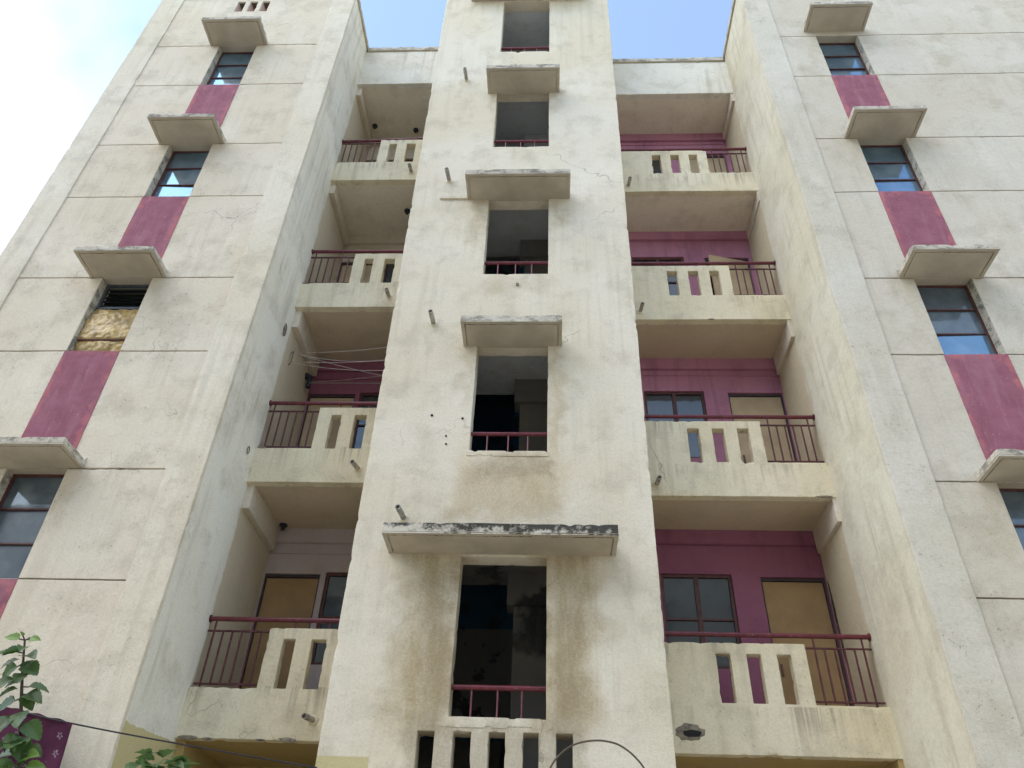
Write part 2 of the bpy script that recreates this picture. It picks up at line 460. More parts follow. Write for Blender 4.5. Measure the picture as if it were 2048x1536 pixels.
def weather(bm, wob=0.004, chip=0.012, bevel=0.006, seed=0.0):
    """hand-plastered look: slightly wavy faces, knocked-off arrises, small rounded edges"""
    bm.normal_update()
    sharp = [e for e in bm.edges if len(e.link_faces) == 2 and e.calc_face_angle(0) > 0.9]
    o = Vector((seed, seed * 2.3, seed * 0.7))
    if chip:
        done = set()
        for e in sharp:
            for v in e.verts:
                if v in done:
                    continue
                done.add(v)
        nrm = {v: v.normal.copy() for v in done}
        for v in done:
            p = v.co + o
            a = noise.noise(p * 3.1) * 0.5 + noise.noise(p * 17.0)
            a = max(0.0, a - 0.30)
            v.co -= nrm[v] * min(0.022, a * chip * 2.2)
    if wob:
        for v in bm.verts:
            p = v.co + o
            v.co += noise.noise_vector(p * 1.1) * wob + noise.noise_vector(p * 5.0) * wob * 0.35
    if bevel:
        sharp = [e for e in sharp if e.is_valid]
        bmesh.ops.bevel(bm, geom=sharp, offset=bevel, segments=1, affect='EDGES', clamp_overlap=True, profile=0.5)
    return bm

def obj(name, bm, mat, parent=None, smooth=True, lift=True, at=None):
    if lift:
        for v in bm.verts:
            v.co.z += S
    if at is not None:
        for v in bm.verts:
            v.co -= Vector(at)
    me = bpy.data.meshes.new(name)
    bm.to_mesh(me)
    bm.free()
    me.materials.append(mat)
    if smooth:
        me.polygons.foreach_set('use_smooth', [True] * len(me.polygons))
        me.set_sharp_from_angle(angle=math.radians(38))
    o = bpy.data.objects.new(name, me)
    col.objects.link(o)
    if at is not None:
        o.location = at
    o.parent = parent
    return o

def box(bm, x0, x1, y0, y1, z0, z1):
    vs = [bm.verts.new((x, y, z)) for x in (x0, x1) for y in (y0, y1) for z in (z0, z1)]
    for f in ((0, 1, 3, 2), (4, 6, 7, 5), (0, 4, 5, 1), (2, 3, 7, 6), (0, 2, 6, 4), (1, 5, 7, 3)):
        bm.faces.new([vs[i] for i in f])
    return bm

def bbox(x0, x1, y0, y1, z0, z1, bev=0.004):
    bm = box(bmesh.new(), x0, x1, y0, y1, z0, z1)
    if bev:
        bmesh.ops.bevel(bm, geom=list(bm.edges), offset=bev, segments=2, affect='EDGES', clamp_overlap=True)
    return bm

def tube(bm, pts, r, n=10, cap=True, r2=None):
    pts = [Vector(p) for p in pts]
    rings = []
    for i, p in enumerate(pts):
        d = (pts[min(i + 1, len(pts) - 1)] - pts[max(i - 1, 0)]).normalized()
        a = d.orthogonal().normalized() if i == 0 else (rings_a - d * rings_a.dot(d)).normalized()
        rings_a = a
        b = d.cross(a)
        rr = r if r2 is None else r + (r2 - r) * i / (len(pts) - 1)
        rings.append([bm.verts.new(p + (a * math.cos(t * 2 * math.pi / n) + b * math.sin(t * 2 * math.pi / n)) * rr) for t in range(n)])
    for A, B in zip(rings, rings[1:]):
        for t in range(n):
            bm.faces.new((A[t], A[(t + 1) % n], B[(t + 1) % n], B[t]))
    if cap:
        bm.faces.new(rings[0][::-1])
        bm.faces.new(rings[-1])
    return bm

def thing(name, label, cat, loc=(0, 0, 0), group=None):
    o = bpy.data.objects.new(name, None)
    col.objects.link(o)
    o.location = loc
    o.empty_display_size = 0.2
    o['label'] = label
    o['category'] = cat
    if group:
        o['group'] = group
    return o

def tag(o, label, cat, group=None):
    o['label'] = label
    o['category'] = cat
    if group:
        o['group'] = group
    return o

# ------------------------------------------------------------------ ground
def ground():
    n = NT('ground_packed_earth')
    c = n.mix(n.rng(n.noise(0.25, 6), 0.3, 0.7), (0.42, 0.37, 0.29), (0.50, 0.445, 0.355))
    c = n.mix(n.rng(n.noise(6, 6, rough=0.7), 0.5, 0.8, 0, 0.5), c, (0.18, 0.15, 0.11))
    n.put(n.p.inputs['Base Color'], c)
    n.p.inputs['Roughness'].default_value = 0.95
    n.put(n.p.inputs['Normal'], n.bump(n.noise(12, 5), 0.02))
    bm = bmesh.new()
    bmesh.ops.create_grid(bm, x_segments=24, y_segments=24, size=1500)
    o = obj('ground', bm, n.m, lift=False)
    o['kind'] = 'structure'
ground()

# ------------------------------------------------------------------ the block across the yard, behind the viewer (it shows in the window reflections)
def block(name, label, loc, part_list):
    O = thing(name, label, 'building', loc)
    for nm, bm, mat in part_list:
        o = obj(nm, bm, mat, None)
        o.parent = O
        o.matrix_parent_inverse = Matrix.Translation(O.location).inverted()
def opposite():
    T = 17.0 - S
    L = []
    wins = [(x, x + 1.1, 1.2 + 3 * k - S, 2.5 + 3 * k - S) for k in range(5) for x in (-24.0, -20.5, -17.0, -13.5, -10.0, -6.5, -3.0, 0.5, 4.0, 7.5)]
    L.append(('wall', grid_wall(bmesh.new(), 'xz', -26.0, 10.0, -S - 0.2, T, -20.25, -20.0, wins, 1.5), M['far']))
    for a, b, c, d in wins:
        L.append(('window', bbox(a, b, -20.2, -20.12, c, d, 0), M['glass_b']))
        L.append(('canopy', bbox(a - 0.15, b + 0.15, -20.0, -19.5, d, d + 0.1, 0.01), M['canopy']))
    L += [('side_wall', bbox(-26.0, -25.8, -28.0, -20.25, -S - 0.2, T, 0), M['far']), ('side_wall', bbox(9.8, 10.0, -28.0, -20.25, -S - 0.2, T, 0), M['far']),
          ('back_wall', bbox(-25.8, 9.8, -28.2, -28.0, -S - 0.2, T, 0), M['far']), ('roof', bbox(-26.1, 10.1, -28.3, -19.9, T, T + 0.2, 0), M['canopy'])]
    block('opposite_block', 'grey-cream apartment block facing the building across the yard, mirrored in its panes', (-8, -24, 0), L)
opposite()

# ------------------------------------------------------------------ the apartment building
B = thing('apartment_building', 'five-storey cream plastered apartment block with maroon window panels and stacked balconies', 'building')
G = -S                                    # ground level in eye-based heights
YW = 1.86                                 # balcony back walls
TXL, TXR = -2.147, 1.155                  # stair tower
XL, XR = -3.78, 3.56                      # wing return walls
YL, YR = -0.572, -0.589                   # wing fronts
YBL, YBR = 0.556, 0.892                   # balcony fronts
ZL, ZR = 1.911, 1.961                     # first balcony undersides
OX0, OX1 = -0.95, -0.024                  # stair openings
TOPT = 18.2

# --- stair tower
holes = [(OX0, OX1, 2.02 + 3 * k, 3.68 + 3 * k + (0.29 if k == 4 else 0)) for k in range(5)]
slots = [(-1.229, -1.069), (-0.895, -0.726), (-0.562, -0.407), (-0.239, -0.094), (0.07, 0.223)]
holes += [(a, b, 0.9, 1.9) for a, b in slots]
bm = grid_wall(bmesh.new(), 'xz', TXL, TXR, G - 0.3, TOPT, 0.0, 0.23, holes, 0.055)
weather(bm, 0.005, 0.018, 0.005)
obj('stair_tower_wall', bm, M['tower'], B)
for x0, x1 in ((TXL + 0.01, TXL + 0.22), (TXR - 0.22, TXR - 0.01)):
    bm = grid_wall(bmesh.new(), 'yz', 0.2, 3.6, G - 0.3, TOPT - 0.02, x0, x1, (), 0.25)
    weather(bm, 0.003, 0.01, 0)
    obj('stair_tower_side_wall', bm, M['tower'], B)
obj('stair_tower_back_wall', grid_wall(bmesh.new(), 'xz', TXL + 0.03, TXR - 0.03, G - 0.3, TOPT - 0.02, 3.4, 3.6, (), 0.5), M['stair'], B)
obj('stair_tower_roof', bbox(TXL - 0.15, TXR + 0.15, -0.15, 3.8, TOPT, TOPT + 0.14, 0.01), M['balc'], B)
for k in range(-1, 6):
    z = 1.15 + 3 * k
    bm = bbox(TXL + 0.2, TXR - 0.2, 0.2, 1.5, z - 0.15, z, 0.004)
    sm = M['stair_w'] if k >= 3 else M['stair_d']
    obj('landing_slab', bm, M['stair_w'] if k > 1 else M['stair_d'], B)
    if 0 <= k < 5:
        bm = bbox(-0.42, TXR - 0.2, 1.2, 1.32, z, z + 2.60, 0.004)
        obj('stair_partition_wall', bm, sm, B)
        bm = bbox(-0.50, TXR - 0.2, 1.12, 1.40, z + 2.45, z + 2.85, 0.004)
        obj('landing_beam', bm, sm, B)
    # half flight rising to the floor behind
    bm = bmesh.new()
    prof = [(1.5, z - 0.15), (3.4, z + 1.30), (3.4, z + 1.48), (1.5, z + 0.02)]
    a = [bm.verts.new((TXL + 0.22, y, zz)) for y, zz in prof]
    b = [bm.verts.new((-0.62, y, zz)) for y, zz in prof]
    bm.faces.new(a); bm.faces.new(b[::-1])
    for i in range(4):
        bm.faces.new((a[i], b[i], b[(i + 1) % 4], a[(i + 1) % 4]))
    bmesh.ops.recalc_face_normals(bm, faces=bm.faces)
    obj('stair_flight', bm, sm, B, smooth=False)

def canopy(name, x0, x1, z, yw, proj, th, mat, seed):
    """sunshade slab with a drip groove underneath and a cement fillet against the wall"""
    bm = bmesh.new()
    yf = yw - proj
    g = 0.045
    h = [(x0 + g, x0 + g + 0.014, yf + g, yw - 0.03), (x1 - g - 0.014, x1 - g, yf + g, yw - 0.03), (x0 + g, x1 - g, yf + g, yf + g + 0.014)]
    grid_wall(bm, 'xy', x0, x1, yf, yw + 0.03, z, z + 0.014, h, 0.07)
    weather(bm, 0.0, 0.006, 0.0, seed)
    b2 = grid_wall(bmesh.new(), 'xy', x0, x1, yf, yw + 0.03, z + 0.0141, z + th, (), 0.05)
    weather(b2, 0.006, 0.02, 0.007, seed)
    me = bpy.data.meshes.new('tmp'); b2.to_mesh(me); b2.free(); bm.from_mesh(me); bpy.data.meshes.remove(me)
    # fillet
    us = cuts(x0 + 0.012, x1 - 0.012, (), 0.08)
    rows = []
    for i, x in enumerate(us):
        e = 0.05 + 0.03 * noise.noise(Vector((x * 3, seed, z)))
        rows.append([bm.verts.new((x, yw + 0.04, z + th + e + 0.05)), bm.verts.new((x, yw - e, z + th - 0.01)), bm.verts.new((x, yw + 0.04, z + th - 0.02))])
    for A, C in zip(rows, rows[1:]):
        for q in range(3):
            bm.faces.new((A[q], C[q], C[(q + 1) % 3], A[(q + 1) % 3]))
    bm.faces.new(rows[0]); bm.faces.new(rows[-1][::-1])
    bmesh.ops.recalc_face_normals(bm, faces=bm.faces)
    return obj(name, bm, mat, B)

for k, (x0, x1) in enumerate([(-1.735, 0.712), (-1.13, 0.158), (-1.28, 0.305), (-1.115, 0.16), (-1.62, 0.73)]):
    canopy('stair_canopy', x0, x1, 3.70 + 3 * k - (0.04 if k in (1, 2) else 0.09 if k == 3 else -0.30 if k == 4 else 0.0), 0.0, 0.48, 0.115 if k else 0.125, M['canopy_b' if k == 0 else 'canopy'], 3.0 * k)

def pipe_stub(name, x, y, z, dirv, L, r=0.033, parent=None):
    bm = bmesh.new()
    d = Vector(dirv).normalized()
    p = Vector((x, y, z))
    tube(bm, [p + d * -0.05, p + d * L], r, 14, cap=False)
    tube(bm, [p + d * (L - 0.0005), p + d * (L * 0.4)], r * 0.78, 14, cap=False)
    # rim joining the outer and the inner skin
    n = 14
    bm.verts.ensure_lookup_table()
    vs = list(bm.verts)
    o_ring, i_ring = vs[n:2 * n], vs[2 * n:3 * n]
    def near(v):
        return min(i_ring, key=lambda w: (w.co - v.co).length)
    for t in range(n):
        a, b = o_ring[t], o_ring[(t + 1) % n]
        try:
            bm.faces.new((a, b, near(b), near(a)))
        except ValueError:
            pass
    o = obj(name, bm, M['pipe'], parent or B)
    bm = bmesh.new()
    tube(bm, [p + d * (L * 0.35), p + d * (L * 0.42)], r * 0.8, 12)
    obj('pipe_bore', bm, M['hole'], o)
    # mortar collar
    bm = bmesh.new()
    bmesh.ops.create_uvsphere(bm, u_segments=14, v_segments=7, radius=1)
    for v in bm.verts:
        q = v.co.copy()
        s = 1 + 0.35 * noise.noise(q * 2 + p)
        v.co = Vector((x + q.x * 0.055 * s, y + q.y * 0.018, z + q.z * 0.055 * s))
    obj('pipe_collar', bm, M['balc'], o)
    return o

for x, z, dx in ((-1.625, 4.13, -0.14), (-1.565, 7.06, -0.06), (-1.60, 10.12, -0.10), (-1.525, 13.04, -0.06)):
    pipe_stub('drain_pipe', x, 0.0, z, (dx, -1, 0.05), 0.24)
# small drilled holes, an anchor plug and the stub of an older ledge
for x, z, r in ((-1.442, 5.54, 0.016), (-1.062, 5.497, 0.014), (-1.243, 5.237, 0.012), (-1.233, 5.122, 0.012)):
    bm = bmesh.new()
    tube(bm, [(x, -0.010, z), (x, 0.03, z)], r, 9)
    obj('drilled_hole', bm, M['hole'], B)
bm = bmesh.new(); tube(bm, [(-0.453, -0.03, 7.79), (-0.453, 0.02, 7.79)], 0.022, 10)
obj('anchor_plug', bm, M['chip'], B)
bm = grid_wall(bmesh.new(), 'xz', -1.71, -1.275, 9.66, 9.72, -0.035, 0.02, (), 0.06)
weather(bm, 0.003, 0.01, 0.004, 5)
obj('tower_ledge', bm, M['tower'], B)

# guard rails in the stair openings
for k in range(5):
    z = 2.33 + 3 * k - (0.04 if k >= 3 else 0.0)
    bm = tube(bmesh.new(), [(OX0 - 0.03, 0.09, z), (OX1 + 0.03, 0.09, z)], 0.026, 12)
    h = obj('stair_guard_rail', bm, M['rail'], B)
    for j, fx in enumerate((0.215, 0.49, 0.745)):
        x = OX0 + (OX1 - OX0) * fx
        bm = bmesh.new(); tube(bm, [(x, 0.09, 2.0 + 3 * k), (x, 0.09, z)], 0.010, 8)
        obj('baluster', bm, M['rail'], h)

for x0, x1, z0, z1, sd in ((OX0 - 0.06, OX1 + 0.06, 1.935, 2.03, 2.0), (OX0 - 0.03, OX1 + 0.02, 4.955, 5.03, 7.0)):
    bm = grid_wall(bmesh.new(), 'xz', x0, x1, z0, z1, -0.004, 0.12, (), 0.022)
    weather(bm, 0.008, 0.07, 0.003, sd)
    obj('sill_mortar', bm, M['tower'], B)
for x, y, z, sx, sz in ((-3.66, YBL, 1.915, 0.11, 0.022), (-3.45, YBL, 1.908, 0.06, 0.014), (-2.62, YBL, 1.915, 0.09, 0.024), (-2.9, YBL, 1.91, 0.05, 0.012), (3.42, YBR, 4.968, 0.10, 0.016), (2.4, YBR, 7.965, 0.05, 0.012), (-3.70, YBL, 5.42, 0.06, 0.02), (3.30, YBR, 11.47, 0.06, 0.018), (-3.72, YBL, 8.41, 0.06, 0.02)):
    bm = bmesh.new()
    bmesh.ops.create_uvsphere(bm, u_segments=18, v_segments=8, radius=1)
    for v in bm.verts:
        q = v.co.copy()
        s_ = 1 + 0.5 * noise.noise(Vector((q.x * 3.1 + x, z, q.z * 3.1)))
        v.co = Vector((x + q.x * sx * s_, y + 0.002 + q.y * 0.010, z + q.z * sz * s_))
    obj('spalled_edge', bm, M['chip'], B)

# --- wings
def wing(side):
    s = -1 if side == 'L' else 1
    yf = YL if side == 'L' else YR
    zs, zc = (3.107, 4.404) if side == 'L' else (3.052, 4.324)
    wx0, wx1 = (-6.02, -5.33) if side == 'L' else (4.63, 5.345)
    gx0, gx1 = (-7.19, -4.21) if side == 'L' else (4.005, 9.4)
    ex0, ex1 = (-7.64, XL) if side == 'L' else (XR, 9.8)
    top = 15.20
    wins = [(wx0, wx1, zs + 3 * k, zc + 3 * k) for k in range(4)]
    grooves = []
    for k in range(-1, 4):
        for z in (zs, zc):
            grooves.append((gx0, gx1, z + 3 * k - 0.008, z + 3 * k + 0.008))
    sl = []
    if side == 'L':
        sl = [(a, a + 0.15, 14.66, 15.05) for a in (-6.08, -5.84, -5.60)]
    # the recessed field between the pilasters, with its shadow grooves cut right through the finish coat
    bm = grid_wall(bmesh.new(), 'xz', gx0 - 0.05, gx1 + 0.05, G - 0.3, top, yf + 0.020, yf + 0.055, wins + grooves + sl, 0.08)
    weather(bm, 0.004, 0.008, 0.003)
    obj('wing_wall', bm, M['wing' if side == 'L' else 'wing_r'], B)
    bm = grid_wall(bmesh.new(), 'xz', ex0 + 0.02, ex1 - 0.02, G - 0.3, top, yf + 0.0551, yf + 0.25, wins + sl, 0.30)
    obj('wing_backing_wall', bm, M['groove'], B, smooth=False)
    for k in range(4):                    # reveals are plastered over
        w = wins[k]
        bm = bmesh.new()
        a, b, c, d = w
        t = 0.004
        box(bm, a, a + t, yf + 0.03, yf + 0.25, c, d)
        box(bm, b - t, b, yf + 0.03, yf + 0.25, c, d)
        box(bm, a + t, b - t, yf + 0.03, yf + 0.25, d - t, d)
        box(bm, a + t, b - t, yf + 0.03, yf + 0.25, c, c + t)
        obj('window_reveal', bm, M['canopy'], B, smooth=False)
    for w in sl:
        bm = bmesh.new()
        a, b, c, d = w
        box(bm, a - 0.003, a + 0.004, yf + 0.05, yf + 0.26, c, d)
        box(bm, b - 0.004, b + 0.003, yf + 0.05, yf + 0.26, c, d)
        box(bm, a, b, yf + 0.05, yf + 0.26, c - 0.003, c + 0.004)
        obj('parapet_slot_reveal', bm, plain('slot_pink_plaster', (0.55, 0.40, 0.35), 0.9), B, smooth=False)
    # corner pilasters, a little proud of the field
    pil = [(ex0, gx0), (gx1, ex1)]
    for a, b in pil:
        bm = grid_wall(bmesh.new(), 'xz', a, b, G - 0.3, top, yf, yf + 0.06, (), 0.06)
        weather(bm, 0.006, 0.014, 0.006)
        obj('corner_pilaster', bm, M['pil' if side == 'L' else 'pil_r'], B)
    # return wall along the balconies
    xw = XL if side == 'L' else XR
    x0, x1 = (xw - 0.20, xw - 0.004) if side == 'L' else (xw + 0.004, xw + 0.20)
    bm = grid_wall(bmesh.new(), 'yz', yf + 0.03, 4.0, G - 0.3, top, x0, x1, (), 0.09)
    weather(bm, 0.004, 0.0, 0.0)
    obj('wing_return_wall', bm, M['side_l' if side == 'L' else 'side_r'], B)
    xo = ex0 if side == 'L' else ex1
    bm = grid_wall(bmesh.new(), 'yz', yf + 0.03, 8.0, G - 0.3, top, *((xo + 0.01, xo + 0.2) if side == 'L' else (xo - 0.2, xo - 0.01)), (), 0.4)
    obj('wing_outer_wall', bm, M['wing'], B)
    # roof slab and coping
    obj('wing_roof_slab', bbox(ex0 + 0.1, ex1 - 0.1, yf + 0.2, 8.0, 13.9, 14.05, 0.01), M['soffit'], B)
    xa, xb = (xw - 0.22, xw + 0.03) if side == 'L' else (xw - 0.03, xw + 0.22)
    bm = grid_wall(bmesh.new(), 'xy', xa, xb, yf - 0.03, 4.0, top, top + 0.10, (), 0.12)
    weather(bm, 0.005, 0.02, 0.006)
    obj('parapet_coping', bm, M['canopy'], B)
    bm = grid_wall(bmesh.new(), 'xy', ex0 - 0.03 if side == 'L' else xb, xa if side == 'L' else ex1, yf - 0.03, yf + 0.28, top, top + 0.10, (), 0.12)
    weather(bm, 0.005, 0.02, 0.006)
    obj('parapet_coping', bm, M['canopy'], B)
    # maroon painted panels under the windows
    for k in range(-1, 4):
        z1 = zs + 3 * (k + 1) - 0.012 if k < 3 else None
        if z1 is None:
            continue
        z0 = zc + 3 * k + 0.10
        yf2 = yf + 0.020
        bm = grid_wall(bmesh.new(), 'xz', wx0 - 0.012, wx1 + 0.004, z0, z1 + (0.006 if side == 'L' else 0.010), yf2 - 0.006, yf2 + 0.01, (), 0.06)
        weather(bm, 0.003, 0.004, 0.002, k * 1.7)
        obj('maroon_panel', bm, M['maroon'], B)
    # windows and their canopies
    rnd = random.Random(5 if side == 'L' else 9)
    for k in range(4):
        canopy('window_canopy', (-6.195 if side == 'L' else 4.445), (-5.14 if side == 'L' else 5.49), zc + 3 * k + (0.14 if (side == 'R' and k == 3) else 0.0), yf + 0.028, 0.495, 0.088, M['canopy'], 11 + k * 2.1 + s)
        a, b, c, d = wins[k]
        louv = side == 'L' and k == 1
        mat = M['frame_g'] if louv else M['frame']
        y0, y1 = yf + 0.15, yf + 0.20
        fw = 0.032
        bm = bmesh.new()
        box(bm, a + 0.004, a + fw, y0, y1, c + 0.004, d - 0.004)
        box(bm, b - fw, b - 0.004, y0, y1, c + 0.004, d - 0.004)
        box(bm, a + fw, b - fw, y0 + 0.001, y1 - 0.001, d - fw, d - 0.004)
        box(bm, a + fw, b - fw, y0 + 0.001, y1 - 0.001, c + 0.004, c + fw)
        win = obj('window', bm, mat, B, smooth=False)
        win['label'] = ('grey louvred window stuffed with a golden sheet' if louv else 'brown framed window with three tinted panes')
        h = (d - c - 2 * fw) / 3
        if not louv:
            for j in range(3):
                za, zb = c + fw + j * h, c + fw + (j + 1) * h
                if j:
                    bm = bbox(a + fw, b - fw, y0 - 0.004, y1 - 0.006, za - 0.010, za + 0.010, 0.003)
                    obj('glazing_bar', bm, mat, win)
                bm = bmesh.new()
                t1, t2 = rnd.uniform(-0.008, 0.008), rnd.uniform(-0.006, 0.006)
                vs = []
                for yo in (0.020, 0.026):
                    vs.append([bm.verts.new((a + fw, y0 + yo + t1, za)), bm.verts.new((b - fw, y0 + yo - t1, za)), bm.verts.new((b - fw, y0 + yo - t1 + t2, zb)), bm.verts.new((a + fw, y0 + yo + t1 + t2, zb))])
                bm.faces.new(vs[0]); bm.faces.new(vs[1][::-1])
                for q in range(4):
                    bm.faces.new((vs[0][q], vs[1][q], vs[1][(q + 1) % 4], vs[0][(q + 1) % 4]))
                bmesh.ops.recalc_face_normals(bm, faces=bm.faces)
                obj('pane', bm, M['glass_g'] if (k == 0 or (side == 'R' and k == 1 and j)) else M['glass'], win, smooth=False)
        else:
            zt = c + fw + 2 * h
            bm = bbox(a + fw, b - fw, y0 - 0.004, y1 - 0.006, zt - 0.02, zt + 0.02, 0.003)
            obj('glazing_bar', bm, mat, win)
            for j in range(5):
                zz = zt + 0.05 + j * (d - fw - zt - 0.04) / 5
                bm = bmesh.new()
                vs = [bm.verts.new((x, y, z)) for x in (a + fw, b - fw) for (y, z) in ((y0 + 0.004, zz - 0.022), (y0 + 0.009, zz - 0.022), (y1, zz + 0.048), (y1 - 0.005, zz + 0.048))]
                bm.faces.new(vs[:4][::-1]); bm.faces.new(vs[4:])
                for q in range(4):
                    bm.faces.new((vs[q], vs[(q + 1) % 4], vs[4 + (q + 1) % 4], vs[4 + q]))
                bmesh.ops.recalc_face_normals(bm, faces=bm.faces)
                obj('louvre', bm, M['frame_g'] if j % 1 else M['glass_b'], win, smooth=False)
            bm = bbox(a + fw, b - fw, y1 + 0.02, y1 + 0.03, c + fw, d - fw, 0)
            obj('window_backing', bm, M['hole'], win, smooth=False)
            bm = tube(bmesh.new(), [(a + 0.02, y0 - 0.065, c + 0.24), (b - 0.02, y0 - 0.065, c + 0.24)], 0.011, 8)
            obj('guard_bar', bm, M['bar'], win)
    return wins
winsL = wing('L')
winsR = wing('R')

# --- balcony bays
def bay(side):
    L = side == 'L'
    yB, z0 = (YBL, ZL) if L else (YBR, ZR)
    xa, xb = (XL, TXL) if L else (TXR, XR)          # bay from xa to xb
    pmat = M['balc']
    th = 0.12
    # back wall with its door and window openings
    if L:
        dx0, dx1, wx0, wx1 = -3.775, -3.03, -2.955, -2.16
    else:
        dx0, dx1, wx0, wx1 = 2.73, 3.50, 1.45, 2.365
    for k in range(-1, 4):
        zb = z0 + 3 * k
        zt = zb + 3
        if not L:
            dx1 = 3.50 if k >= 2 else 3.552
        hs = [(dx0, dx1, zb + 0.14, zb + 2.37), (wx0, wx1, zb + 1.18, zb + 2.40)]
        bm = grid_wall(bmesh.new(), 'xz', xa - 0.02, xb + 0.02, zb + 0.141, zt, YW, YW + 0.2, hs, 0.12)
        weather(bm, 0.003, 0.006, 0.003, k)
        wm = (M['soffit_y'] if k == -1 else M['purple'] if k < 1 else M['purple_lit']) if not L else {-1: M['soffit_y'], 0: M['lilac'], 1: M['purple'], 2: M['cream_in'], 3: M['cream_in']}[k]
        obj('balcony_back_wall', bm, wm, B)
        bm = bbox(xa + 0.001, xb - 0.001, YW - 0.055, YW + 0.02, zt - 0.20, zt + 0.02, 0.006)
        weather(bm, 0.003, 0, 0, k)
        obj('wall_beam', bm, wm, B)
        if (not L and k in (1, 3)) or (L and k in (0, 1)):
            zz = zb + (2.70 if not L else 2.66)
            bm = bbox(xa + 0.001, xb - 0.001, YW - 0.02, YW + 0.02, zz - 0.012, zz + 0.012, 0.003)
            obj('wall_moulding', bm, wm, B)
        # side beam under the ceiling along the wing
        if L:
            bx0, bx1, by0 = XL - 0.01, XL + 0.085, yB + 0.08
        else:
            bx0, bx1, by0 = XR - (0.02 if k == 2 else 0.05), XR + 0.01, yB + 0.015
        bm = grid_wall(bmesh.new(), 'yz', by0, YW - 0.054, zt - 0.33 + (0.08 if k in (2, 3) else 0), zt + 0.01, bx0, bx1, (), 0.1)
        weather(bm, 0.003, 0.012, 0.005, k * 3.1)
        obj('ceiling_beam', bm, M['cream_in'] if k >= 0 else M['soffit_y'], B)
        # door
        bm = bmesh.new()
        f = 0.022
        box(bm, dx0 + 0.002, dx0 + f, YW + 0.03, YW + 0.10, zb + 0.15, zb + 2.365)
        box(bm, dx1 - f, dx1 - 0.002, YW + 0.03, YW + 0.10, zb + 0.15, zb + 2.365)
        box(bm, dx0 + f, dx1 - f, YW + 0.031, YW + 0.099, zb + 2.33, zb + 2.365)
        dr = obj('door', bm, M['door_f'], B, smooth=False)
        ajar = not L and k == 2
        bm = bbox(dx0 + f + 0.004, dx1 - f - 0.004, YW + 0.05, YW + 0.085, zb + 0.16, zb + 2.322, 0.003)
        if ajar:
            piv = Vector((dx1 - f, YW + 0.05, 0))
            bmesh.ops.rotate(bm, verts=bm.verts, cent=piv, matrix=Matrix.Rotation(math.radians(14), 3, 'Z'))
        leaf = obj('door_leaf', bm, M['door'] if k <= 0 else M['door_p'], dr)
        bm = bbox(*( (dx0 + 0.075, dx0 + 0.095) if not L else (dx1 - 0.095, dx1 - 0.075)), YW + 0.025, YW + 0.052, zb + 1.12, zb + 1.26, 0.003)
        obj('door_handle', bm, M['steel'], dr)
        bm = bbox(dx0 + 0.01, dx1 - 0.01, YW + 0.16, YW + 0.18, zb + 0.15, zb + 2.36, 0)
        obj('dark_room_sheet', bm, M['hole'], dr, smooth=False)  # black sheet standing in for the unlit room behind the door
        # casement window of two leaves
        c, d = zb + 1.18, zb + 2.40
        bm = bmesh.new()
        xm = (wx0 + wx1) / 2
        f = 0.04
        for p, q in ((wx0 + 0.002, wx0 + f), (xm - 0.028, xm + 0.028), (wx1 - f, wx1 - 0.002)):
            box(bm, p, q, YW + 0.03, YW + 0.09, c + 0.002, d - 0.002)
        for p, q in ((wx0 + f, xm - 0.028), (xm + 0.028, wx1 - f)):
            box(bm, p, q, YW + 0.031, YW + 0.089, d - f, d - 0.002)
            box(bm, p, q, YW + 0.031, YW + 0.089, c + 0.002, c + f)
        w = obj('balcony_window', bm, M['frame'], B, smooth=False)
        for p, q in ((wx0 + f, xm - 0.028), (xm + 0.028, wx1 - f)):
            zm = c + 0.62
            obj('glazing_bar', bbox(p, q, YW + 0.034, YW + 0.08, zm - 0.014, zm + 0.014, 0.002), M['frame'], w)
            for za, zc2 in ((c + f, zm - 0.014), (zm + 0.014, d - f)):
                obj('pane', bbox(p, q, YW + 0.055, YW + 0.061, za, zc2, 0), M['glass_b'], w, smooth=False)
    # floor slabs / soffits
    for k in range(0, 5):
        zb = z0 + 3 * k
        bm = grid_wall(bmesh.new(), 'xy', xa - 0.02, xb + 0.02, yB + 0.10, YW + 0.1, zb + 0.005, zb + 0.14, (), 0.15)
        weather(bm, 0.003, 0, 0, k)
        obj('balcony_slab', bm, (M['soffit_y'], M['soffit_shaded'], M['soffit_shaded'], M['soffit'], M['soffit'])[k], B)
    # parapets
    for k in range(4):
        zb = z0 + 3 * k
        if L:
            px = -3.06
            hs = [(xa - 1, px, zb + 0.505, zb + 2)] + [(a, b, zb + 0.505, zb + 1.03) for a, b in ((-2.885, -2.75), (-2.57, -2.41))]
        else:
            px = 2.81
            hs = [(px, xb + 1, zb + 0.505, zb + 2)] + [(a, b, zb + 0.505, zb + 1.03) for a, b in ((1.83, 1.985), (2.16, 2.315), (2.49, 2.64))]
        bm = grid_wall(bmesh.new(), 'xz', xa - 0.02 if L else xa - 0.05, xb + 0.05 if L else xb + 0.02, zb, zb + 1.15, yB, yB + th, hs, 0.04)
        weather(bm, 0.003, 0.014, 0.005, k * 2.7 + (0 if L else 5))
        par = obj('balcony', bm, pmat, B)
        yr = yB + 0.06
        sag = -0.07 if (L and k == 3) else 0.0
        zr_ = zb + 1.262
        e0, e1 = (xa + 0.005, xb + 0.03) if L else (xa - 0.03, xb - 0.005)
        bm = tube(bmesh.new(), [(e0, yr, zr_ + (sag if L else 0)), (e1, yr, zr_)], 0.027, 12)
        obj('handrail', bm, M['rail'], par)
        # wall flange of the handrail
        fx = e0 if L else e1
        bm = tube(bmesh.new(), [(fx - 0.006, yr, zr_ + sag), (fx + 0.006, yr, zr_ + sag)], 0.042, 12)
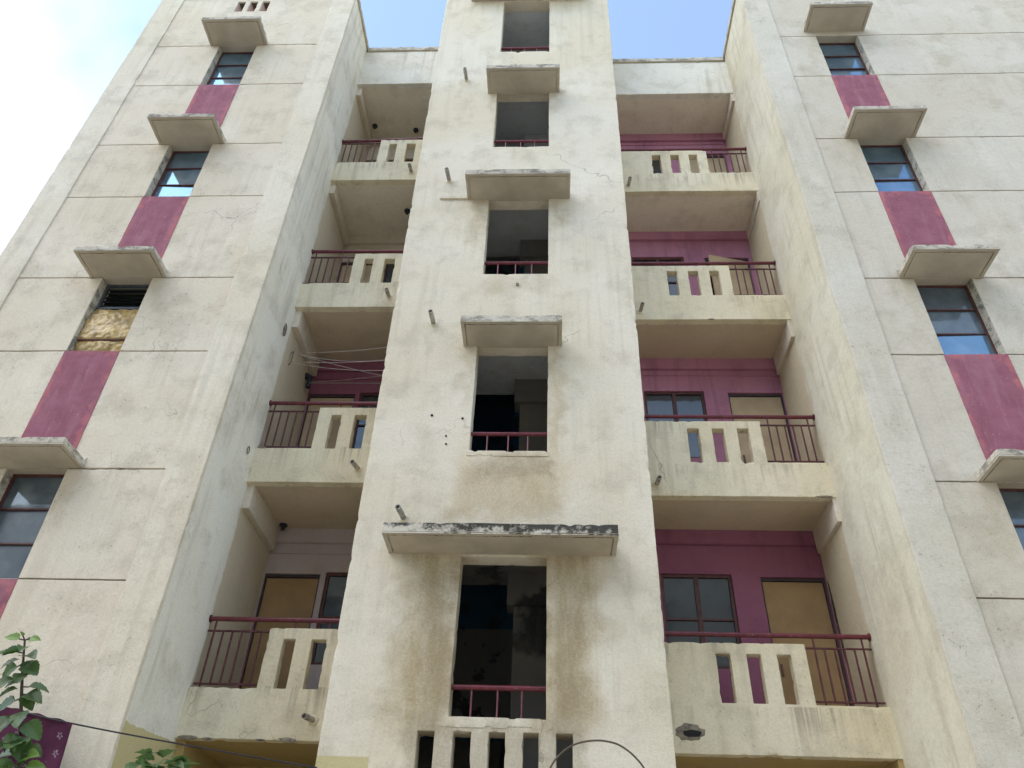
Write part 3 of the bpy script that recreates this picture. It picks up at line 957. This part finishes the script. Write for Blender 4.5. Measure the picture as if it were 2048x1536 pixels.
        obj('flange', bm, M['bar'], par)
        r0, r1 = (xa + 0.01, px + 0.02) if L else (px - 0.02, xb - 0.01)
        for dz in (1.125, 0.555):
            obj('rail', bbox(r0, r1, yr - 0.011, yr + 0.011, zb + dz - 0.009, zb + dz + 0.009, 0.002), M['bar'], par)
        bars = [-3.70, -3.595, -3.49, -3.385, -3.275, -3.165] if L else [2.93, 3.035, 3.145, 3.25, 3.36, 3.46]
        for i, x in enumerate(bars):
            tall = (i in (0, 4)) if L else (i in (0, 5))
            foot = (i in (0, 4, 5)) if L else (i in (0, 2, 5))
            za, zt = zb + (0.50 if foot else 0.555), zb + (1.25 if tall else 1.125)
            r = 0.0085
            bm = box(bmesh.new(), x - r, x + r, yr - r, yr + r, za, zt + (sag * 0.6 if tall else 0))
            obj('baluster', bm, M['bar'], par, smooth=False)
        for x in ((-2.80, -2.42) if L else (1.75, 2.33)):
            bm = tube(bmesh.new(), [(x, yr, zb + 1.13), (x, yr, zr_)], 0.009, 8)
            obj('rail_stub', bm, M['rail'], par)
        # drain spout
        if L:
            pipe_stub('drain_pipe', -2.40, yB, zb + 0.20, (-0.35 if k == 0 else -0.28 if k == 1 else -0.08, -1, 0.0), 0.17, 0.030)
        elif k > 0:
            pipe_stub('drain_pipe', 1.36, yB, zb + 0.16, (0.12, -1, 0.05), 0.17, 0.030)
    # top parapet over the last balcony
    zb = z0 + 12
    bm = grid_wall(bmesh.new(), 'xz', xa - 0.02, xb + 0.02, zb, 15.10, yB, yB + th, (), 0.07)
    weather(bm, 0.004, 0.012, 0.006, 8)
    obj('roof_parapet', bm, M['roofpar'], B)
    bm = grid_wall(bmesh.new(), 'xy', xa + (0.03 if L else 0), xb - (0 if L else 0.03), yB - 0.035, yB + th + 0.03, 15.10, 15.22, (), 0.09)
    weather(bm, 0.004, 0.02, 0.006, 9)
    obj('parapet_coping', bm, M['canopy'], B)
    obj('main_roof_slab', bbox(xa + 0.01, xb - 0.01, YW, 8.0, zb + 0.02, zb + 0.14, 0), M['soffit'], B, smooth=False)
bay('L')
bay('R')

# broken drain hole in the lowest right balcony
bm = bmesh.new()
bmesh.ops.create_uvsphere(bm, u_segments=22, v_segments=10, radius=1)
for v in bm.verts:
    q = v.co.copy()
    s = 1 + 0.35 * noise.noise(Vector((q.x * 2.2, 0, q.z * 2.2)))
    v.co = Vector((1.462 + q.x * 0.15 * s, YBR + q.y * 0.012, 2.165 + q.z * 0.085 * s))
hl = obj('broken_plaster', bm, M['chip'], B)
bm = bmesh.new()
bmesh.ops.create_uvsphere(bm, u_segments=20, v_segments=8, radius=1)
for v in bm.verts:
    q = v.co.copy()
    s = 1 + 0.4 * noise.noise(Vector((q.x * 2.6, 3, q.z * 2.6)))
    v.co = Vector((1.475 + q.x * 0.11 * s, YBR - 0.004 + q.y * 0.012, 2.155 + q.z * 0.042 * s))
obj('pipe_bore', bm, M['hole'], hl)

# cement patch and hook on the left return wall
bm = bmesh.new()
bmesh.ops.create_uvsphere(bm, u_segments=18, v_segments=9, radius=1)
for v in bm.verts:
    q = v.co.copy()
    s = 1 + 0.3 * noise.noise(q * 2)
    v.co = Vector((XL + q.x * 0.010, 0.436 + q.y * 0.06 * s, 7.342 + q.z * 0.115 * s))
obj('cement_patch', bm, M['chip'], B)
bm = bmesh.new()
tube(bm, [(XL + 0.012, 0.34 + 0.03 * math.cos(t * 0.5), 5.237 + 0.05 * math.sin(t * 0.5)) for t in range(14)], 0.006, 6)
obj('wall_ring', bm, M['steel'], B)

# mould climbing the corner beside the lowest right door
bm = bmesh.new()
bmesh.ops.create_uvsphere(bm, u_segments=14, v_segments=22, radius=1)
for v in bm.verts:
    q = v.co.copy()
    s = 1 + 0.6 * noise.noise(Vector((q.y * 2, 1.0, q.z * 6)))
    v.co = Vector((XR - 0.002 + q.x * 0.007, 1.80 + q.y * 0.028 * s + 0.012 * noise.noise(Vector((0, 2, q.z * 4))), 3.72 + q.z * 0.55))
obj('mould_streak', bm, plain('dark_mould', (0.075, 0.08, 0.055), 0.95, 0.3, 20, spec=0.05), B)

# lamps on the left balconies
def lamp(x, y, z, wall=False):
    bm = bmesh.new()
    if not wall:
        tube(bm, [(x, y, z + 0.01), (x, y, z - 0.015)], 0.055, 18)
        tube(bm, [(x, y, z - 0.014), (x, y, z - 0.05), (x, y, z - 0.075)], 0.034, 16, r2=0.026)
    else:
        tube(bm, [(x, y, z), (x + 0.02, y, z)], 0.055, 18)
        tube(bm, [(x + 0.02, y, z), (x + 0.06, y, z - 0.02), (x + 0.075, y, z - 0.10), (x + 0.07, y, z - 0.22)], 0.05, 14, r2=0.035)
    obj('balcony_lamp', bm, M['lamp'], B)
for p in ((-3.597, 1.493, 13.91), (-2.766, 1.6, 13.91), (-2.542, 1.238, 10.91), (-3.62, 1.70, 4.91)):
    lamp(*p)
lamp(XL, 1.6, 7.42, True)

# ------------------------------------------------------------------ loose things
# golden sheet stuffed into the louvred window
n = NT('golden_plastic_sheet')
cc = n.mix(n.rng(n.noise(6, 5, rough=0.6), 0.3, 0.7), (0.30, 0.20, 0.07), (0.58, 0.40, 0.14))
cc = n.mix(n.rng(n.noise(3, 3), 0.55, 0.75, 0, 0.6), cc, (0.22, 0.17, 0.14))
n.put(n.p.inputs['Base Color'], cc)
n.p.inputs['Roughness'].default_value = 0.32
n.p.inputs['Specular IOR Level'].default_value = 0.6
n.put(n.p.inputs['Normal'], n.bump(n.noise(14, 4, dist=1.0), 0.02, 0.7))
a, b, c, d = winsL[1]
bm = bmesh.new()
NX, NZ = 46, 50
top = c + 0.81
def sheet(i, j, back):
    u, v = i / NX, j / NZ
    bul = math.sin(math.pi * min(1, v * 1.02)) ** 0.7 * (0.06 + 0.03 * math.sin(math.pi * u))
    p = Vector((u * 3.0, v * 4.0, 1.7))
    bul += 0.020 * abs(noise.noise(p * 2.2)) + 0.012 * noise.noise(p * 5)
    if 0.24 < v < 0.32:
        bul -= 0.03 * (1 - abs(v - 0.28) / 0.04)
    return Vector((a + 0.012 + u * (b - a - 0.024), YL + 0.150 - (0 if back else bul) + (0.0 if not back else 0.012), c + 0.01 + v * (top - c) + 0.02 * noise.noise(Vector((u * 4, 0, 0))) * v))
vs = [[[bm.verts.new(sheet(i, j, k)) for j in range(NZ + 1)] for i in range(NX + 1)] for k in (0, 1)]
for i in range(NX):
    for j in range(NZ):
        bm.faces.new((vs[0][i][j], vs[0][i + 1][j], vs[0][i + 1][j + 1], vs[0][i][j + 1]))
        bm.faces.new((vs[1][i][j], vs[1][i][j + 1], vs[1][i + 1][j + 1], vs[1][i + 1][j]))
bmesh.ops.recalc_face_normals(bm, faces=bm.faces)
tag(obj('plastic_sheet', bm, n.m), 'crumpled golden plastic sheet stuffed into the louvred left wing window', 'plastic sheet')

# clothesline across the left balcony with purple wall
cl = thing('clothesline', 'pale cords strung from a rusty bracket across the left purple balcony', 'clothesline', (XL, 0.86, 7.0 + S))
def under(o, parent):
    o.parent = parent
    o.matrix_parent_inverse = Matrix.Translation(parent.location).inverted()
bm = tube(bmesh.new(), [(XL + 0.0, 0.84, 7.24), (XL + 0.05, 0.80, 7.25), (XL + 0.05, 0.81, 7.05), (XL + 0.0, 0.86, 7.04)], 0.007, 7)
under(obj('bracket', bm, M['steel']), cl)
for (p, q, sg) in (((XL + 0.05, 0.80, 7.24), (TXL, 0.62, 7.21), 0.05), ((XL + 0.05, 0.81, 7.23), (TXL, 0.62, 6.97), 0.10), ((XL + 0.05, 0.81, 7.06), (TXL, 0.66, 6.98), 0.03),
                   ((XL + 0.05, 0.80, 7.22), (TXL, 0.95, 6.85), 0.02), ((XL + 0.05, 0.81, 7.05), (TXL, 0.70, 6.82), 0.06), ((XL, 1.60, 7.30), (TXL, 1.1, 7.10), 0.03), ((XL, 1.60, 7.29), (TXL, 1.2, 6.98), 0.0)):
    p, q = Vector(p), Vector(q)
    pts = [p.lerp(q, t / 14) - Vector((0, 0, sg * 4 * (t / 14) * (1 - t / 14))) for t in range(15)]
    under(obj('cord', tube(bmesh.new(), pts, 0.0045, 6), M['cord']), cl)

# black wire from the left wing to the tower
def smooth_pts(P, k=10):
    P = [Vector(p) for p in P]
    P = [P[0] * 2 - P[1]] + P + [P[-1] * 2 - P[-2]]
    out = []
    for i in range(1, len(P) - 2):
        for t in range(k):
            t /= k
            a0, a1, a2, a3 = P[i - 1:i + 3]
            out.append(0.5 * ((2 * a1) + (a2 - a0) * t + (2 * a0 - 5 * a1 + 4 * a2 - a3) * t * t + (3 * a1 - a0 - 3 * a2 + a3) * t ** 3))
    return out + [P[-2]]
wp = smooth_pts([(-6.0, -0.56, 2.06), (-4.79, -0.78, 1.82), (-4.09, -0.80, 1.69), (-3.2, -0.48, 1.615), (-2.12, -0.005, 1.555)])
tag(obj('hanging_wire', tube(bmesh.new(), wp, 0.007, 7), M['wire']), 'thin black wire slanting from the left wing down to the stair tower', 'wire')

# purple flowered cloth over the wire
def cloth_mat():
    n = NT('purple_flowered_cloth')
    uv = n.t.nodes.new('ShaderNodeTexCoord').outputs['UV']
    vo = n.t.nodes.new('ShaderNodeTexVoronoi')
    vo.inputs['Scale'].default_value = 6.0
    vo.inputs['Randomness'].default_value = 0.55
    n.put(vo.inputs['Vector'], uv)
    df = n.t.nodes.new('ShaderNodeVectorMath'); df.operation = 'SUBTRACT'
    sc = n.t.nodes.new('ShaderNodeVectorMath'); sc.operation = 'SCALE'
    sc.inputs['Scale'].default_value = 1.0
    n.put(sc.inputs[0], uv)
    n.put(df.inputs[0], sc.outputs[0]); n.put(df.inputs[1], vo.outputs['Position'])
    x = n.sep(df.outputs[0])
    ang = n.math('ARCTAN2', x[1], x[0])
    r = n.math('MULTIPLY', n.math('SQRT', n.math('ADD', n.math('MULTIPLY', x[0], x[0]), n.math('MULTIPLY', x[1], x[1]))), 6.0)
    pet = n.math('ADD', n.math('MULTIPLY', n.math('ABSOLUTE', n.math('COSINE', n.math('MULTIPLY', ang, 2.5))), 0.17), 0.05)
    f = n.rng(n.math('SUBTRACT', pet, r), 0.0, 0.05)
    f = n.math('MULTIPLY', f, n.rng(r, 0.035, 0.06))
    c = n.mix(n.rng(n.noise(5, 4), 0.3, 0.7), (0.055, 0.015, 0.033), (0.085, 0.025, 0.050))
    c = n.mix(n.math('MULTIPLY', f, n.rng(n.noise(30, 3), 0.35, 0.6, 0.1, 0.6)), c, (0.36, 0.28, 0.33))
    n.put(n.p.inputs['Base Color'], c)
    n.p.inputs['Roughness'].default_value = 0.9
    n.p.inputs['Specular IOR Level'].default_value = 0.1
    n.put(n.p.inputs['Normal'], n.bump(n.noise(220, 2), 0.001, 0.5))
    return n.m
bm = bmesh.new()
NX, NZ = 60, 40
uvl = bm.loops.layers.uv.new('UVMap')
def cl_pt(i, j):
    u, v = i / NX, j / NZ
    x = -5.05 + 0.965 * u
    zt = 1.69 + (-4.09 - x) * 0.186
    fold = (0.02 + 0.035 * v) * math.sin(u * 24 + 1.2 * math.sin(v * 2) + 3 * noise.noise(Vector((u * 3, v, 0))))
    return Vector((x + 0.075 * v * u * 1.1 + 0.01 * math.sin(u * 40) * v, -0.81 + fold * (0.25 + v), zt + 0.008 - v * 0.95 + 0.006 * math.sin(u * 31)))
g = [[[bm.verts.new(cl_pt(i, j) + Vector((0, 0.004 * k, 0))) for j in range(NZ + 1)] for i in range(NX + 1)] for k in (0, 1)]
for k in (0, 1):
    for i in range(NX):
        for j in range(NZ):
            idx = ((i, j), (i + 1, j), (i + 1, j + 1), (i, j + 1))
            f = bm.faces.new([g[k][p][q] for p, q in (idx if k else idx[::-1])])
            for lp, (p, q) in zip(f.loops, idx if k else idx[::-1]):
                lp[uvl].uv = (p / NX * 0.97, -q / NZ * 0.95)
tag(obj('hanging_cloth', bm, cloth_mat()), 'purple cloth printed with white flowers hanging from the black wire', 'cloth')

# stiff brown cable bowed out in front of the tower's ground floor
cp = smooth_pts([(-0.06, -0.004, 1.15), (-0.03, -0.22, 1.40), (0.03, -0.30, 1.57), (0.146, -0.3, 1.694), (0.27, -0.3, 1.755), (0.413, -0.3, 1.779), (0.53, -0.3, 1.772), (0.633, -0.3, 1.742), (0.75, -0.3, 1.66), (0.85, -0.27, 1.54), (0.93, -0.15, 1.35), (0.95, -0.004, 1.15)])
tag(obj('bowed_cable', tube(bmesh.new(), cp, 0.0085, 8), M['cable']), 'brown cable bowed in an arch before the stair tower base', 'cable')

# ------------------------------------------------------------------ plants
def leaf_mat(name, c, c2):
    n = NT(name)
    info = n.t.nodes.new('ShaderNodeObjectInfo')
    cc = n.mix(n.noise(9, 3), c, c2)
    cc = n.mix(n.rng(info.outputs['Random'], 0, 1, 0, 0.45), cc, tuple(x * 1.7 for x in c2))
    n.put(n.p.inputs['Base Color'], cc)
    n.p.inputs['Roughness'].default_value = 0.38
    n.p.inputs['Specular IOR Level'].default_value = 0.5
    tr = n.t.nodes.new('ShaderNodeBsdfTranslucent')
    n.put(tr.inputs['Color'], tuple((x * 1.6) for x in c2) + (1,))
    mx = n.t.nodes.new('ShaderNodeMixShader'); mx.inputs[0].default_value = 0.28
    n.t.links.new(n.p.outputs[0], mx.inputs[1]); n.t.links.new(tr.outputs[0], mx.inputs[2])
    n.t.links.new(mx.outputs[0], n.out.inputs['Surface'])
    return n.m
M['leaf'] = leaf_mat('leaf_dark_green', (0.034, 0.066, 0.021), (0.065, 0.118, 0.032))
M['leaf_y'] = leaf_mat('leaf_young_green', (0.09, 0.17, 0.030), (0.13, 0.22, 0.045))
M['bark'] = plain('stem_bark', (0.085, 0.06, 0.045), 0.85, 0.2, 20)

def leaf_mesh(seed, mat):
    r = random.Random(seed)
    bm = bmesh.new()
    n, mcols = 12, 6
    rows = []
    droop, cup, tw = r.uniform(0.2, 0.55), r.uniform(-0.05, 0.15), r.uniform(-0.4, 0.4)
    for i in range(n + 1):
        t = i / n
        w = 0.40 * (math.sin(math.pi * t ** 0.62) ** 0.75) + 0.002
        w *= 1 + (0.07 if i % 2 else -0.05)
        y = t
        zc = -droop * t * t * 0.6
        row = []
        for j in range(-mcols // 2, mcols // 2 + 1):
            s = j / (mcols / 2)
            z = zc + abs(s) * w * (cup + 0.25) - 0.05 * s * tw * t + 0.018 * math.sin(t * 22 + abs(s) * 4) * abs(s)
            row.append(bm.verts.new((s * w, y + 0.05 * abs(s), z)))
        rows.append(row)
    for A, C in zip(rows, rows[1:]):
        for j in range(len(A) - 1):
            bm.faces.new((A[j], A[j + 1], C[j + 1], C[j]))
    me = bpy.data.meshes.new('leaf')
    bm.to_mesh(me); bm.free()
    me.materials.append(mat)
    me.polygons.foreach_set('use_smooth', [True] * len(me.polygons))
    return me
LM = [leaf_mesh(i, M['leaf']) for i in range(5)]
LY = [leaf_mesh(20 + i, M['leaf_y']) for i in range(3)]

def leaf(parent, base, tipdir, up, size, young, rnd, name='leaf'):
    me = rnd.choice(LY if young else LM)
    o = bpy.data.objects.new(name, me)
    col.objects.link(o)
    y = Vector(tipdir).normalized()
    z = Vector(up)
    z = (z - y * z.dot(y)).normalized()
    x = y.cross(z)
    mt = Matrix.Identity(4)
    for i in range(3):
        mt[i][0], mt[i][1], mt[i][2] = x[i] * size, y[i] * size, z[i] * size
    mt.translation = Vector(base) - parent.location
    o.parent = parent
    o.matrix_local = mt
    return o

rnd = random.Random(4)
hp = thing('hibiscus_plant', 'tall single leafy stem rising in front of the purple cloth', 'plant', (-1.75, -4.55, 0))
st = smooth_pts([(-1.75, -4.55, -S), (-1.86, -4.58, -0.6), (-1.95, -4.6, 0.3), (-1.995, -4.6, 0.602), (-2.075, -4.6, 0.809), (-2.13, -4.6, 0.95), (-2.178, -4.6, 1.085)])
under(obj('stem', tube(bmesh.new(), st, 0.013, 8, r2=0.004), M['bark']), hp)
def stem_at(z):
    return min(st, key=lambda p: abs(p.z - z))
# (height on the stem, tip direction x, y, z, size, young)
for (z, dx, dy, dz, sz, yg) in ((1.085, -1, -0.3, 0.12, 0.075, 1), (1.085, 1, -0.2, 0.10, 0.060, 1), (1.08, 0.2, 0.8, 0.7, 0.035, 1), (1.08, -0.2, -0.8, 0.6, 0.030, 1),
                                (1.03, -0.5, -0.8, -0.12, 0.10, 0), (1.02, 0.6, -0.5, -0.05, 0.105, 0), (0.985, 0.9, -0.35, -0.45, 0.115, 0), (0.985, -0.9, 0.1, -0.65, 0.11, 0),
                                (0.93, -0.5, -0.6, -0.55, 0.12, 0), (0.90, 0.9, 0.3, 0.10, 0.10, 0), (0.87, 1.0, -0.3, -0.20, 0.11, 0), (0.86, -1.0, 0.1, -0.55, 0.12, 0),
                                (0.80, -0.55, -0.5, -0.75, 0.14, 0), (0.78, 0.8, 0.1, -0.5, 0.12, 0), (0.72, 0.6, -0.3, -0.9, 0.12, 0), (0.70, -0.6, -0.6, -0.5, 0.13, 0), (0.69, 0.2, -0.9, -0.3, 0.12, 0),
                                (0.64, -1, 0.2, 0.0, 0.12, 0), (0.62, 0.7, -0.5, 0.2, 0.10, 1), (0.60, 1.0, 0.2, 0.15, 0.09, 1), (0.58, -0.3, -0.9, 0.2, 0.12, 0), (0.52, 0.8, -0.6, -0.1, 0.13, 0), (0.50, -0.8, -0.5, 0, 0.13, 0),
                                (0.40, 0.5, 0.8, -0.1, 0.13, 0), (0.35, -0.8, 0.4, -0.2, 0.13, 0), (0.2, 0.8, 0.2, -0.2, 0.12, 0), (0.05, -0.7, -0.5, -0.2, 0.12, 0)):
    p = stem_at(z)
    d = Vector((dx, dy, dz)).normalized()
    if not yg and z > 0.5:                # a second, smaller leaf at most nodes
        d2 = Vector((-dx * 0.8, dy - 0.3, dz - 0.25)).normalized()
        leaf(hp, p + d2 * 0.02 + Vector((0, 0, S + 0.025)), d2, Vector((rnd.uniform(-.4, .4), rnd.uniform(-1.3, -.5), 0.75)), sz * 0.6, yg, rnd)
    base = p + d * 0.02
    leaf(hp, base + Vector((0, 0, S)), d, Vector((rnd.uniform(-.4, .4), rnd.uniform(-1.3, -.5), 0.75)), sz * 0.78, yg, rnd)
    under(obj('petiole', tube(bmesh.new(), [p, base + d * 0.004], 0.0028, 5), M['bark']), hp)

sb = thing('leafy_shrub', 'dense dark green shrub top below the yellow painted wall corner', 'shrub', (-1.5, -4.55, 0))
for k in range(7):
    an = k * 2 * math.pi / 7
    tp = Vector((-1.5 + 0.24 * math.cos(an), -4.55 + 0.2 * math.sin(an), 0.45 + 0.1 * math.sin(k * 2.3)))
    pts = smooth_pts([(-1.5 + 0.03 * math.cos(an), -4.55 + 0.03 * math.sin(an), -S), (-1.5 + 0.12 * math.cos(an), -4.55 + 0.1 * math.sin(an), -0.6), tp], 6)
    under(obj('stem', tube(bmesh.new(), pts, 0.011, 7, r2=0.004), M['bark']), sb)
rnd = random.Random(12)
for k in range(290):
    th = rnd.uniform(0, 2 * math.pi)
    h = rnd.uniform(-0.9, 1.0)
    rr = math.sqrt(max(0.0, 1 - max(0, h) ** 2)) * rnd.uniform(0.55, 1.05)
    c = Vector((-1.5 + 0.235 * rr * math.cos(th), -4.55 + 0.19 * rr * math.sin(th), 0.305 + 0.36 * h + rnd.uniform(-0.03, 0.02)))
    d = Vector((math.cos(th), math.sin(th), rnd.uniform(-0.5, 0.45)))
    leaf(sb, c + Vector((0, 0, S)), d, Vector((rnd.uniform(-.4, .4), rnd.uniform(-.6, .2), 1)), rnd.uniform(0.055, 0.095), rnd.random() < 0.06, rnd)
